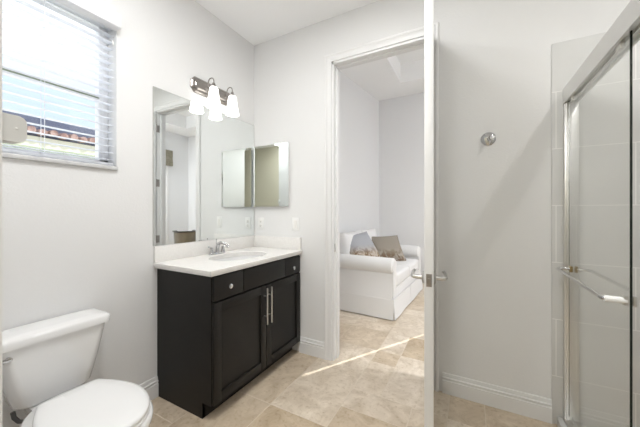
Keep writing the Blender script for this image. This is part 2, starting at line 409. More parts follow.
box(b, DX0 + JT, DX0 + JT + .011, ys0, ys1, 0, DZ - JT, .002); box(b, DX1 - JT - .011, DX1 - JT, ys0, ys1, 0, DZ - JT, .002); box(b, DX0 + JT, DX1 - JT, ys0, ys1, DZ - JT - .011, DZ - JT, .002)
jamb = struct('trim_3', b, M['trim'], 'white door jamb lining the doorway', 'door jamb')
b = new(); box(b, DX0 + JT - .001, DX0 + JT + .0015, YB + .008, YB + .036, .905, .975, .0005)
o = link('strike_plate', b, M['nickel'], jamb); o['label'] = 'small metal strike plate'
for z in (.20, .90, 1.60, 2.28):
    b = new(); box(b, DX1 - JT - .0025, DX1 - JT + .001, YB + .004, YB + .036, z - .045, z + .045, .0006)
    cyl(b, (DX1 - JT - .004, YB - .006, z - .047), (DX1 - JT - .004, YB - .006, z + .047), .006, n=12)
    link('hinge', b, M['dnickel'], jamb)

# ------------------------------------------------------------------ door leaf (built along +Y from its hinge, then turned)
TD, WD, HD = .041, .715, 2.465
HX, HY = -.2835, YB - .012
AD = R(7.35)
def dleaf(x, y, z):   # local: x across thickness (0 = bedroom-facing face), y distance from hinge towards the viewer
    v = Vector((x, -y, 0)); ca, sa = math.cos(AD), math.sin(AD)
    return Vector((HX + v.x * ca - v.y * sa, HY + v.x * sa + v.y * ca, z))
def turn(bm):
    for v in bm.verts: v.co = dleaf(v.co.x, v.co.y, v.co.z)
    return bm
door = Thing('door_1', 'white panel door standing open edge-on to the viewer', 'door', (HX, HY, 0), kind='structure')
b = new(); box(b, .006, TD - .006, .02, WD - .02, .02, HD - .01)
for y0, y1, z0, z1 in ((0, .11, .01, HD), (WD - .11, WD, .01, HD), (.10, WD - .10, .01, .22), (.10, WD - .10, .98, 1.12), (.10, WD - .10, HD - .12, HD)):
    box(b, 0, TD, y0, y1, z0, z1, .0025)
leaf = door.part('door_leaf', turn(b), M['door'])
LZ, LY = .926, WD - .062
b = new(); box(b, .008, TD - .008, WD - .001, WD + .0018, LZ - .030, LZ + .030, .0006)
box(b, .014, TD - .014, WD, WD + .009, LZ - .010, LZ + .010, .002)
door.part('latch_plate', turn(b), M['dnickel'], label='square metal latch plate on the door edge')
for sg, x0, lb in ((-1, 0.0, 'lever handle on the bedroom face'), (1, TD, 'lever handle on the shower face')):
    b = new()
    lathe(b, [(.0, 0), (.030, 0), (.031, .005), (.027, .010), (.012, .013), (.011, .040), (.0, .040)], (x0, LY, LZ), (sg, 0, 0), 24, cap=False)
    lev = [(x0 + sg * .034, LY, LZ), (x0 + sg * .050, LY - .002, LZ), (x0 + sg * .056, LY - .014, LZ), (x0 + sg * .057, LY - .05, LZ + .002), (x0 + sg * .056, LY - .098, LZ + .004), (x0 + sg * .050, LY - .110, LZ + .012)]
    tube(b, lev, [.010, .010, .009, .0085, .008, .0075], 14)
    door.part('door_handle', turn(b), M['nickel'], label=lb)

# ------------------------------------------------------------------ bathroom window + blind
win = Thing('window_1', 'white framed window over the toilet with raised view of a roof', 'window', (XL, .57, WZ0), kind='structure')
XG = XL - .125
b = new(); fw = .045
for y0, y1, z0, z1 in ((WY0, WY0 + fw, WZ0, WZ1), (WY1 - fw, WY1, WZ0, WZ1), (WY0, WY1, WZ0, WZ0 + fw), (WY0, WY1, WZ1 - fw, WZ1)):
    box(b, XG - .03, XG + .03, y0, y1, z0, z1, .003)
box(b, XG - .02, XG + .025, WY0 + fw, WY1 - fw, 1.915, 1.955, .003)
win.part('window_frame', b, M['vinyl'])
b = new(); box(b, XG - .002, XG + .002, WY0 + .03, WY1 - .03, WZ0 + .03, WZ1 - .03); win.part('pane', b, M['pane'])
b = new(); box(b, XG + .025, XG + .029, WY0 + fw, WY1 - fw, 1.925, 1.932); win.part('gasket', b, M['lawn'])
b = new(); box(b, XL - .10, XL + .018, WY0 - .02, WY1 + .002, WZ0 - .022, WZ0, .004); win.part('window_sill', b, M['sill'], label='grey marble sill')
bl = Thing('window_blind', 'white horizontal slat blind hanging in the bathroom window', 'blind', (XL, .57, WZ1))
b = new(); ns = 20; zs0 = 1.558; zs1 = 2.345; til = R(-5)
XB = XL - .045; dw = .024
for i in range(ns):
    z = zs0 + (zs1 - zs0) * i / (ns - 1)
    pr = []
    for k in range(7):
        u = -1 + 2 * k / 6; pr.append((u * dw, .0022 * (1 - u * u) + .0013))
    pr += [(u, v - .0026) for u, v in pr[::-1]]
    ca, sa = math.cos(til), math.sin(til)
    prism(b, pr, lambda u, v, t: (XB + u * ca - v * sa, t, z + u * sa + v * ca), WY0 + .006, WY1 - .006)
bl.part('slats', b, M['blind'], ang=60)
b = new(); box(b, XB - .026, XB + .026, WY0 + .006, WY1 - .006, 1.519, 1.537, .004); bl.part('bottom_rail', b, M['blind'])
b = new(); box(b, XB - .03, XB + .03, WY0 + .004, WY1 - .004, 2.355, 2.398, .003); bl.part('head_rail', b, M['blind'])
b = new(); box(b, XL - .014, XL + .050, WY0 - .018, WY1 + .003, 2.330, 2.412, .005); bl.part('valance', b, M['valance'], label='flat white valance board')
for y in (.40, .585, .84):
    b = new()
    for dx in (-.023, .023): box(b, XB + dx - .0007, XB + dx + .0007, y - .0012, y + .0012, 1.53, 2.36)
    bl.part('ladder_cord', b, M['blind'])
b = new(); box(b, XL - .016, XL - .010, WY1 - .016, WY1 - .010, 2.235, 2.275, .001); bl.part('hold_clip', b, M['nickel'])
# small white bracket at the edge of the partition
br = Thing('wall_bracket', 'small rounded white bracket at the left partition in front of the blind', 'bracket', (-.78, .178, 1.39))
b = new(); oy, oz = .1785, 1.408
pts = [(0, -.0255), (.016, -.0255)] + [(p.x, p.y) for p in arc((.019, -.0115, 0), .014, -math.pi / 2, 0, (1, 0, 0), (0, 1, 0), 6)] + [(p.x, p.y) for p in arc((.019, .0115, 0), .014, 0, math.pi / 2, (1, 0, 0), (0, 1, 0), 6)] + [(0, .0255)]
prism(b, pts, lambda u, v, t: (t, oy + u, oz + v), -.800, -.767)
br.part('body', b, M['bracket'])
b = new(); lathe(b, [(.0018, 0), (.0022, .001), (.0015, .002)], (-.767, oy + .018, oz), (1, 0, 0), 12); br.part('screw', b, M['plastic'])

# ------------------------------------------------------------------ vanity
VF, VY0, VY1, VH = -1.345, 1.147, YB - .004, .868
van = Thing('vanity_cabinet', 'dark espresso vanity cabinet with two shaker doors under white counter', 'cabinet', (-1.6, 1.62, 0))
b = new()
for q in ((XL + .002, VF - .018, VY1 - .018, VY1, .095, VH), (XL + .002, VF - .018, VY0, VY1, .095, .113), (XL + .002, XL + .010, VY0, VY1, .095, VH), (VF - .022, VF - .017, VY0, VY1, .095, VH)): box(b, *q)
prism(b, [(XL + .002, 0), (VF - .075, 0), (VF - .075, .096), (VF - .0, .096), (VF - .0, VH), (XL + .002, VH)], lambda u, v, t: (u, t, v), VY0 - .001, VY0 + .018)
van.part('body', b, M['cab'])
b = new(); box(b, VF - .095, VF - .075, VY0 + .001, VY1, 0, .096); box(b, XL + .01, VF - .08, VY1 - .02, VY1, 0, .096); van.part('toe_kick', b, M['cab'])
b = new()
fx0, fx1 = VF - .018, VF - .0005
for y0, y1, z0, z1 in ((VY0, VY1, VH - .012, VH), (VY0, VY1, .704, .716), (VY0, VY1, .095, .108), (VY0 + .017, VY0 + .024, .095, VH), (VY1 - .022, VY1, .095, VH), (1.393, 1.402, .71, VH), (1.868, 1.877, .71, VH)):
    box(b, fx0, fx1, y0, y1, z0, z1)
van.part('face_frame', b, M['cab'])
def knob(parent, y, z):
    b = new(); lathe(b, [(.0, 0), (.007, 0), (.0055, .012), (.012, .018), (.0155, .024), (.0145, .030), (.0, .033)], (VF + .017, y, z), (1, 0, 0), 20, cap=False)
    van.part('knob', b, M['chrome'], parent, 'round chrome knob')
def front(name, y0, y1, z0, z1, lb=None):
    b = new(); box(b, VF, VF + .018, y0, y1, z0, z1, .002); return van.part(name, b, M['cab'], label=lb)
d = front('drawer', VY0 + .004, 1.394, .716, .856); knob(d, 1.258, .787)
front('false_front', 1.400, 1.868, .716, .856, 'plain panel in front of the sink')
d = front('drawer', 1.874, VY1 - .012, .716, .856); knob(d, 1.962, .772)
def shaker(y0, y1, hy):
    b = new(); z0, z1, w = .102, .704, .058
    box(b, VF, VF + .008, y0 + .03, y1 - .03, z0 + .03, z1 - .03)
    for a in ((y0, y0 + w, z0, z1), (y1 - w, y1, z0, z1), (y0 + w - .001, y1 - w + .001, z0, z0 + w), (y0 + w - .001, y1 - w + .001, z1 - w, z1)):
        box(b, VF, VF + .019, a[0], a[1], a[2], a[3], .0018)
    d = van.part('door', b, M['cab'])
    b = new(); xh = VF + .019
    cyl(b, (xh + .030, hy, .427), (xh + .030, hy, .690), .006, n=14)
    for z in (.485, .632): cyl(b, (xh - .001, hy, z), (xh + .030, hy, z), .0045, n=10)
    van.part('handle', b, M['nickel'], d, 'long brushed bar handle')
shaker(VY0 + .004, 1.6285, 1.604); shaker(1.6325, VY1 - .012, 1.654)
# countertop with an oval cut-out
ct = Thing('countertop', 'white stone vanity countertop with backsplash', 'countertop', (-1.6, 1.62, VH))
SX, SYC, SA, SB = -1.585, 1.618, .178, .245     # sink centre, half axes along x and y
def rect_ray(a, x0, x1, y0, y1):
    dx, dy = math.cos(a), math.sin(a); t = 1e9
    if dx > 1e-9: t = min(t, (x1 - SX) / dx)
    if dx < -1e-9: t = min(t, (x0 - SX) / dx)
    if dy > 1e-9: t = min(t, (y1 - SYC) / dy)
    if dy < -1e-9: t = min(t, (y0 - SYC) / dy)
    return SX + dx * t, SYC + dy * t
def top_slab(bm, x0, x1, y0, y1, z0, z1, bev):
    an = [2 * math.pi * i / 72 for i in range(72)] + [math.atan2(yy - SYC, xx - SX) % (2 * math.pi) for xx in (x0, x1) for yy in (y0, y1)]
    an = sorted(set(an))
    inn = lambda z, e: [Vector((SX + (SA + e) * math.cos(a), SYC + (SB + e) * math.sin(a), z)) for a in an]
    def out(z, e):
        r = []
        for a in an:
            x, y = rect_ray(a, x0, x1, y0, y1)
            r.append(Vector((min(max(x, x0 + e), x1 - e), min(max(y, y0 + e), y1 - e), z)))
        return r
    rings(bm, [inn(z0, 0), inn(z1 - .004, 0), inn(z1, .004), out(z1, bev), out(z1 - bev, 0), out(z0, 0)], closed=True)
b = new(); CX1, CY0 = VF + .032, 1.118
top_slab(b, XL + .002, CX1, CY0, YB - .002, VH + .016, VH + .037, .004)
top_slab(b, XL + .002, CX1 - .009, CY0 + .009, YB - .002, VH, VH + .016, .001)
slab_o = ct.part('slab', b, M['quartz'])
CT = VH + .037
b = new(); box(b, XL + .002, XL + .020, CY0 + .002, YB - .002, CT, CT + .108, .003); ct.part('backsplash', b, M['quartz'])
b = new(); box(b, XL + .020, CX1 - .010, YB - .020, YB - .002, CT, CT + .108, .003); ct.part('end_splash', b, M['quartz'])
sk = Thing('sink_basin', 'oval white undermount sink set in the vanity counter', 'sink', (SX, SYC, CT - .17))
b = new(); n = 48
prof = [(1.06, -.002), (1.0, -.004), (.985, -.03), (.94, -.075), (.84, -.115), (.62, -.145), (.35, -.155), (.10, -.158)]
prof2 = [(.10, -.170), (.40, -.168), (.70, -.156), (.92, -.125), (1.02, -.075), (1.06, -.03)]
zb = VH + .001
rings(b, [[Vector((SX + SA * s * math.cos(2 * math.pi * i / n), SYC + SB * s * math.sin(2 * math.pi * i / n), zb + h)) for i in range(n)] for s, h in prof + prof2], closed=True)
sk.part('bowl', b, M['china'], ang=60)
b = new(); lathe(b, [(0, 0), (.024, 0), (.026, .003), (.018, .004), (0, .002)], (SX, SYC, zb - .159), n=24, cap=False); sk.part('drain', b, M['chrome'])
fa = Thing('faucet', 'chrome two-handle faucet behind the oval sink', 'faucet', (-1.795, SYC, CT))
FX = -1.800; FYC = SYC - .022
b = new()
oval = [(FX + .026 * math.cos(t), FYC + (.082 if True else 0) * math.sin(t)) for t in [2 * math.pi * i / 32 for i in range(32)]]
rings(b, [[Vector((FX + (x - FX) * s, FYC + (y - FYC) * s, CT + h)) for x, y in oval] for s, h in ((1, 0), (1, .008), (.92, .014), (.8, .016))])
fa.part('base', b, M['chrome'])
b = new(); cyl(b, (FX, FYC, CT + .012), (FX, FYC, CT + .055), .016, .013)
tube(b, [(FX, FYC, CT + .05), (FX + .01, FYC, CT + .078), (FX + .035, FYC, CT + .092), (FX + .075, FYC, CT + .090), (FX + .110, FYC, CT + .076), (FX + .122, FYC, CT + .060)], [.014, .014, .0125, .0115, .0105, .011], 16)
cyl(b, (FX - .012, FYC, CT + .06), (FX - .012, FYC, CT + .112), .0025, n=10); lathe(b, [(0, 0), (.005, .002), (.005, .008), (0, .010)], (FX - .012, FYC, CT + .110), n=12, cap=False)
fa.part('spout', b, M['chrome'])
for s in (-1, 1):
    b = new(); yy = FYC + s * .056
    lathe(b, [(.017, 0), (.016, .012), (.011, .028), (.013, .036), (.010, .044), (.0, .046)], (FX, yy, CT + .012), n=20)
    tube(b, [(FX, yy, CT + .050), (FX + .012, yy + s * .022, CT + .058), (FX + .02, yy + s * .045, CT + .066)], [.006, .0055, .0065], 12)
    fa.part('handle', b, M['chrome'])

# ------------------------------------------------------------------ mirrors, vanity light, plates
MZ0, MZ1, MY0, MY1 = 1.016, 2.082, 1.118, YB - .008
b = new(); box(b, XL + .001, XL + .006, MY0, MY1, MZ0, MZ1)
mir = solo('wall_mirror', b, M['mirror'], 'large frameless mirror above the vanity backsplash', 'mirror', (XL, 1.61, MZ0))
b = new(); box(b, XL + .0005, XL + .0065, MY0 - .002, MY0, MZ0, MZ1); box(b, XL + .0005, XL + .0065, MY0, MY1, MZ1, MZ1 + .0015); box(b, XL + .0005, XL + .0065, MY1, MY1 + .002, MZ0, MZ1)
link('edge', b, M['seal'], mir, (XL, 1.61, MZ0))
mc = Thing('medicine_cabinet', 'small frameless mirrored medicine cabinet on the door wall', 'medicine cabinet', (-1.64, YB, 1.58))
MX0, MX1, QZ0, QZ1, QD = -1.848, -1.444, 1.292, 1.868, .030
b = new(); box(b, MX0 + .012, MX1 - .012, YB - QD + .006, YB, QZ0 + .012, QZ1 - .012); mc.part('body', b, M['plastic'])
b = new(); y0 = YB - QD; bw = .022
o_ = [(MX0, QZ0), (MX1, QZ0), (MX1, QZ1), (MX0, QZ1)]; i_ = [(MX0 + bw, QZ0 + bw), (MX1 - bw, QZ0 + bw), (MX1 - bw, QZ1 - bw), (MX0 + bw, QZ1 - bw)]
rings(b, [[Vector((x, y0 + .006, z)) for x, z in o_], [Vector((x, y0 + .0002, z)) for x, z in o_], [Vector((x, y0 - .0005, z)) for x, z in i_]])
mc.part('mirror_door', b, M['mirror'], ang=.5)

def plate(name, label, cat, xc, zc, kind):
    t = Thing(name, label, cat, (xc, YB, zc))
    b = new(); box(b, xc - .036, xc + .036, YB - .006, YB, zc - .058, zc + .058, .003); t.part('cover_plate', b, M['plastic'])
    if kind == 'outlet':
        for s in (-1, 1):
            b = new(); box(b, xc - .016, xc + .016, YB - .008, YB - .004, zc + s * .021 - .015, zc + s * .021 + .015, .002); r = t.part('receptacle', b, M['cream'])
            b = new()
            for dx in (-.006, .006): box(b, xc + dx - .0012, xc + dx + .0012, YB - .0084, YB - .007, zc + s * .021 - .002, zc + s * .021 + .007)
            box(b, xc - .002, xc + .002, YB - .0084, YB - .007, zc + s * .021 - .010, zc + s * .021 - .006)
            t.part('slots', b, M['black'], r)
    else:
        b = new(); box(b, xc - .0165, xc + .0165, YB - .0075, YB - .004, zc - .034, zc + .034, .001)
        prism(b, [(-.032, .006), (.032, .006), (.032, .0115), (-.032, .008)], lambda u, v, q: (xc + q, YB - v, zc + u), -.0145, .0145)
        t.part('rocker', b, M['cream'])
plate('power_outlet', 'white duplex outlet beside the mirror corner', 'outlet', -1.781, 1.128, 'outlet')
plate('light_switch', 'white rocker switch plate below the medicine cabinet, nearest the door', 'light switch', -1.383, 1.132, 'switch')

vl = Thing('vanity_light', 'two-lamp wall light with frosted bell shades above the mirror', 'wall light', (XL, 1.585, 2.20))
def octo(hl, hh, cc):
    return [(-hl, -hh + cc), (-hl + cc, -hh), (hl - cc, -hh), (hl, -hh + cc), (hl, hh - cc), (hl - cc, hh), (-hl + cc, hh), (-hl, hh - cc)]
LYC, LZC = 1.605, 2.222
b = new()
lay = [(.205, .060, .032, 0), (.205, .060, .032, .010), (.196, .050, .027, .018), (.184, .040, .022, .016), (.180, .036, .020, .024), (.168, .024, .014, .030)]
rings(b, [[Vector((XL + x, LYC + u, LZC + v)) for u, v in octo(hl, hh, cc)] for hl, hh, cc, x in lay])
vl.part('back_plate', b, M['dnickel'], ang=15)
for yy in (1.530, 1.722):
    XS = XL + .106
    b = new()
    lathe(b, [(.016, 0), (.014, .006), (.007, .010)], (XL + .026, yy, LZC), (1, 0, 0), 16)
    tube(b, [(XL + .028, yy, LZC), (XL + .045, yy, LZC + .002)] + arc((XS - .031, yy, LZC + .040), .031, math.pi, 0, (1, 0, 0), (0, 0, 1), 12) + [(XS, yy, LZC + .012)], .0048, 12)
    arm = vl.part('arm', b, M['dnickel'])
    b = new(); lathe(b, [(.006, .030), (.010, .026), (.013, .012), (.024, -.004), (.027, -.014), (.0, -.014)], (XS, yy, LZC), n=20); vl.part('socket_cap', b, M['dnickel'], arm)
    b = new()
    op = [(.027, -.008), (.033, -.022), (.038, -.06), (.044, -.10), (.051, -.14), (.056, -.165)]
    lathe(b, op + [(r - .004, h) for r, h in op[::-1]], (XS, yy, LZC), n=28, cap=False)
    # close the ring at the neck
    vl.part('lamp_shade', b, M['shade'], arm, ang=60)
    lamp('POINT', 'bulb', (XS, yy, LZC - .11), 1.0, (1.0, 0.95, 0.87), .02)

# robe hook
rh = Thing('robe_hook', 'round chrome robe hook on the wall right of the door', 'hook', (.073, YB, 1.72))
b = new(); hx, hz = .100, 1.715
lathe(b, [(.043, 0), (.043, .004), (.038, .009), (.022, .012), (.009, .014), (.008, .030), (.0, .030)], (hx, YB, hz), (0, -1, 0), 28); rh.part('rosette', b, M['chrome'])
b = new()
tube(b, [(hx, YB - .028, hz), (hx, YB - .04, hz - .004), (hx, YB - .052, hz - .016), (hx, YB - .062, hz - .014), (hx, YB - .066, hz + .002)], [.007, .0075, .007, .0065, .008], 14)
rh.part('peg', b, M['chrome'])

# ------------------------------------------------------------------ toilet
TYC = .578
to = Thing('toilet', 'white two-piece toilet with closed lid below the window', 'toilet', (-1.5, TYC, 0))
def sup(cx, cy, ax, ay, z, p=2.6, n=40, fx=None):
    r = []
    for i in range(n):
        t = 2 * math.pi * i / n; c_, s_ = math.cos(t), math.sin(t)
        x = math.copysign(abs(c_) ** (2 / p), c_); y = math.copysign(abs(s_) ** (2 / p), s_)
        if fx and x < 0: x *= fx
        r.append(Vector((cx + ax * x, cy + ay * y, z)))
    return r
# tank: tapers down with rounded front corners
b = new()
TX = XL + .012
def tank_ring(d, w, z, rr=.05):
    pts = []
    x0, x1 = TX, TX + d
    for cx_, cy_, a0 in ((x1 - rr, TYC + w - rr, 0), (x0 + .02, TYC + w - .02, 90), (x0 + .02, TYC - w + .02, 180), (x1 - rr, TYC - w + rr, 270)):
        q = rr if cx_ == x1 - rr else .02
        for k in range(7):
            a = R(a0 + 90 * k / 6); pts.append(Vector((cx_ + q * math.cos(a), cy_ + q * math.sin(a), z)))
    return pts
rings(b, [tank_ring(.120, .110, .374, .045), tank_ring(.140, .132, .378, .05), tank_ring(.149, .142, .392, .05), tank_ring(.155, .168, .50, .045), tank_ring(.163, .192, .640, .035), tank_ring(.164, .195, .668, .035)])
tank = to.part('tank', b, M['china'], ang=60)
b = new()
rings(b, [tank_ring(.166, .197, .667, .03), tank_ring(.178, .210, .669, .03), tank_ring(.179, .211, .697, .03), tank_ring(.174, .206, .705, .028), tank_ring(.165, .197, .709, .025), tank_ring(.11, .14, .710, .025)])
to.part('tank_lid', b, M['china'], ang=50)
b = new(); cyl(b, (TX + .150, TYC - .166, .632), (TX + .175, TYC - .166, .632), .009, n=14); box(b, TX + .168, TX + .177, TYC - .212, TYC - .158, .624, .639, .004); to.part('flush_lever', b, M['chrome'], tank)
# bowl + pedestal
b = new()
BX = -1.385
rings(b, [sup(-1.45, TYC, .23, .118, 0, 3), sup(-1.45, TYC, .228, .116, .03, 3), sup(-1.45, TYC, .205, .102, .07, 2.8), sup(-1.44, TYC, .20, .100, .16, 2.5),
          sup(-1.43, TYC, .225, .135, .25, 2.4), sup(-1.415, TYC, .262, .172, .32, 2.4), sup(-1.410, TYC, .275, .188, .37, 2.4), sup(-1.410, TYC, .277, .190, .392, 2.4), sup(-1.410, TYC, .268, .182, .400, 2.4)])
to.part('bowl', b, M['china'], ang=70)
b = new()
rings(b, [tank_ring(.17, .07, .27, .03), tank_ring(.24, .085, .33, .03), tank_ring(.27, .095, .3735, .03)]); to.part('tank_shelf', b, M['china'], ang=60)
def egg(s, z, fr=-1.135, bk=-1.602, hw=.176):
    L = fr - bk; cx_ = bk + L * .50; half = []
    for i in range(21):                                   # front half, from the tip round to the widest point
        t = math.pi / 2 * i / 20; half.append((cx_ + (fr - cx_ - s) * math.cos(t), (hw - s) * math.sin(t) ** .92))
    for i in range(1, 13):                                # sides drawing in towards the hinge line
        u = i / 12; half.append((cx_ - (cx_ - bk - .022 - s * .2) * u, (hw - s) * (1 - .34 * u ** 1.7)))
    yb = half[-1][1]
    for i in range(1, 7):
        a = math.pi / 2 * i / 6; half.append((bk + s + .022 - .022 * math.sin(a), yb - .022 + .022 * math.cos(a)))
    pts = half + [(x, -y) for x, y in half[::-1]][:-1]
    return [Vector((x, TYC + y, z)) for x, y in pts]
b = new(); rings(b, [egg(.004, .401), egg(.0, .404), egg(.0, .414), egg(.004, .418)]); to.part('seat', b, M['seat'], ang=50)
b = new(); rings(b, [egg(.008, .4205), egg(.001, .423), egg(.0, .430), egg(.004, .437), egg(.018, .442), egg(.07, .446), egg(.12, .447)]); to.part('lid', b, M['seat'], ang=50)
for s in (-1, 1):
    b = new(); cyl(b, (-1.612, TYC + s * .075 - .02, .412), (-1.612, TYC + s * .075 + .02, .412), .008, n=14); to.part('hinge', b, M['seat'])
# water supply
sv = Thing('water_supply', 'dark braided supply hose with stop valve beside the toilet', 'supply hose', (XL, .40, .15))
b = new(); tube(b, [(XL + .11, .440, .372), (XL + .115, .443, .347), (XL + .125, .455, .326), (XL + .13, .474, .317), (XL + .13, .497, .322), (XL + .115, .515, .326), (XL + .09, .520, .30), (XL + .072, .505, .25), (XL + .06, .49, .19)], .0085, 12); sv.part('hose', b, M['hose'])
b = new(); cyl(b, (XL + .001, .49, .18), (XL + .075, .49, .18), .010, n=16); lathe(b, [(.03, 0), (.03, .004), (.012, .008)], (XL + .0005, .49, .18), (1, 0, 0), 20); cyl(b, (XL + .06, .49, .18), (XL + .06, .445, .18), .008, n=12)
sv.part('stop_valve', b, M['chrome'])

# ------------------------------------------------------------------ shower enclosure
GX, GY0, GY1 = .482, .52, YB - .011
se = Thing('shower_frame', 'satin metal frame of the sliding shower doors', 'shower enclosure', (GX + .02, 1.3, 0))
b = new()
prism(b, [(-.012, 1.868), (.0, 1.868), (.0, 1.885), (.022, 1.885), (.022, 1.872), (.026, 1.872), (.026, 1.885), (.048, 1.885), (.048, 1.868), (.056, 1.868), (.056, 1.953), (.050, 1.958), (-.006, 1.958), (-.012, 1.953)], lambda u, v, t: (GX + u, t, v), GY0, GY1)
se.part('header_rail', b, M['alu'])
b = new(); box(b, GX - .010, GX + .052, GY1 - .028, GY1, .052, 1.867, .003); box(b, GX - .004, GX + .006, GY1 - .040, GY1 - .026, .052, 1.867, .001); se.part('wall_jamb', b, M['alu'])
b = new(); box(b, GX - .012, GX + .056, GY0, GY1, .050, .066, .003); box(b, GX + .022, GX + .026, GY0, GY1, .06, .085, .001); se.part('bottom_track', b, M['alu'])
b = new(); box(b, GX - .040, GX + .085, .50, YB - .010, 0, .050, .004); struct('trim_4', b, M['tile'], 'low tiled curb under the shower doors', 'curb')
def slider(label, x, y0, y1, edge_at):
    t = Thing('sliding_glass_door', label, 'shower door', (x, (y0 + y1) / 2, .07))
    b = new(); box(b, x - .003, x + .003, y0 + .001, y1 - .001, .088, 1.874); pn = t.part('glass_panel', b, M['glass'])
    for ye in (y0, y1):
        b = new(); box(b, x - .0032, x + .0032, ye - .001, ye + .001, .088, 1.874); t.part('glass_edge', b, M['edge'], pn, 'dark green glass edge')
    for yy in (y0 + .08, y1 - .08):
        b = new(); box(b, x - .007, x + .007, yy - .02, yy + .02, 1.845, 1.882, .002); t.part('roller_hanger', b, M['alu'])
    return t
sd = slider('front sliding glass shower door carrying the towel bar', GX + .006, 1.362, GY1 - .034, 1.362)
# towel bar
xg = GX + .002; xb = xg - .066; z = .936
yn, yf = 1.372, 1.975
b = new()
pth = [(xg - .004, yn, z)] + [(xb + .020, yn, z)] + arc((xb + .018, yn + .018, z), .018, -math.pi / 2, -math.pi, (1, 0, 0), (0, 1, 0), 6) + arc((xb + .018, yf - .018, z), .018, math.pi, math.pi / 2, (1, 0, 0), (0, 1, 0), 6) + [(xg - .002, yf, z)]
tube(b, pth, .0075, 14)
tb = sd.part('towel_bar', b, M['chrome'], label='clear-looking chrome towel bar')
b = new(); cyl(b, (xg - .004, yn, z), (xg - .062, yn, z), .0115, n=18); sd.part('post_sleeve', b, M['acryl'], tb, 'white sleeve on the near post')
for yy, mm in ((yn, M['nickel']), (yf, M['brass'])):
    b = new(); box(b, xg - .014, xg - .001, yy - .010, yy + .010, z - .016, z + .016, .003); box(b, xg + .009, xg + .020, yy - .012, yy + .012, z - .018, z + .018, .003); sd.part('bar_bracket', b, mm, tb)
slider('rear sliding glass shower door at the right picture edge', GX + .037, .56, 1.368, .56)

# ------------------------------------------------------------------ ceiling lamps: shower light, the others added fill
def can(x, y, z, d, label, group=None):
    t = Thing('ceiling_light', label, 'ceiling light', (x, y, z), group)
    b = new(); r = d / 2
    lathe(b, [(r + .035, 0), (r + .035, -.006), (r + .008, -.016), (r, -.016), (r, 0)], (x, y, z), n=32, cap=False); t.part('trim_ring', b, M['trim'])
    b = new(); lathe(b, [(0, -.010), (r, -.010), (r, -.004), (0, -.004)], (x, y, z), n=32, cap=False); t.part('lens', b, M['lens'])
LBL = {'bath': 'added round fill light on the ceiling in front of the toilet', 'vanity': 'added round fill light on the ceiling in front of the vanity mirror', 'rear': 'added round fill light on the ceiling behind the viewer', 'shower': 'small recessed light over the shower',
       'bedroom_fill_a': 'added bedroom fill light just past the doorway', 'bedroom_fill_b': 'added bedroom fill light by the shaded window'}
for k, (x, y, z, w, col, d) in CANS.items(): can(x, y, z, d if d < .2 else d, LBL[k])

# ------------------------------------------------------------------ bedroom
# sofa: local frame, x forward from the wall, y along its length, turned a little
SO = Vector((-1.70, 3.40, 0)); SAo = R(-3.0)
so = Thing('sofa', 'white slipcovered loveseat with rolled arms and kick-pleat skirt', 'sofa', SO)
so.o.rotation_euler = (0, 0, SAo)
so.loc = Vector((0, 0, 0))
LN, DP = 1.20, .940
b = new()
box(b, .03, DP - .02, -.13, LN + .13, .05, .34, .02)
so.part('base', b, M['slip'])
def skirt(bm, p, q, nrm):
    p, q, nr = Vector(p), Vector(q), Vector(nrm); L_ = (q - p).length; n = 24; top = []; bot = []
    for i in range(n + 1):
        f = i / n; w = .004 * math.sin(f * L_ * 9)
        top.append(p.lerp(q, f) + Vector((0, 0, .235))); bot.append(p.lerp(q, f) + nr * (.014 + w) + Vector((0, 0, .012)))
    rings(bm, [[a, b_, b_ - nr * .008, a - nr * .008] for a, b_ in zip(top, bot)])
b = new()
skirt(b, (.0, -.158, 0), (DP, -.158, 0), (0, -1, 0)); skirt(b, (DP + .002, -.156, 0), (DP + .002, LN / 2 - .008, 0), (1, 0, 0)); skirt(b, (DP + .002, LN / 2 + .008, 0), (DP + .002, LN + .156, 0), (1, 0, 0)); skirt(b, (DP, LN + .158, 0), (0, LN + .158, 0), (0, 1, 0))
so.part('skirt', b, M['slip'], ang=60)
def arm_mesh(y0, out):
    b = new(); n = 20
    # cross-section in (y, z): slab with a roll on its top, leaning outward
    cy, cz, r = y0 - out * -.075, .606, .093
    roll = []
    for k in range(n + 1):
        a = R(-62) + R(304) * k / n
        roll.append((cy + out * r * math.cos(a), cz + r * math.sin(a)))
    sec = [(y0 + out * .155, .23)] + roll + [(y0, .23)]
    prism(b, sec, lambda u, v, t: (t, u, v), .02, DP - .01)
    es = [e for e in b.edges if abs(e.verts[0].co.x - e.verts[1].co.x) < 1e-5 and abs(e.verts[0].co.x - (DP - .01)) < 1e-4 and len(e.link_faces) == 2]
    bmesh.ops.bevel(b, geom=es, offset=.018, segments=3, affect='EDGES')
    return b
so.part('arm', arm_mesh(0.0, -1), M['slip'], ang=45)
so.part('arm', arm_mesh(LN, 1), M['slip'], ang=45)
b = new(); box(b, .0, .20, .03, LN - .03, .20, .84, .05, 4); so.part('back', b, M['slip'])
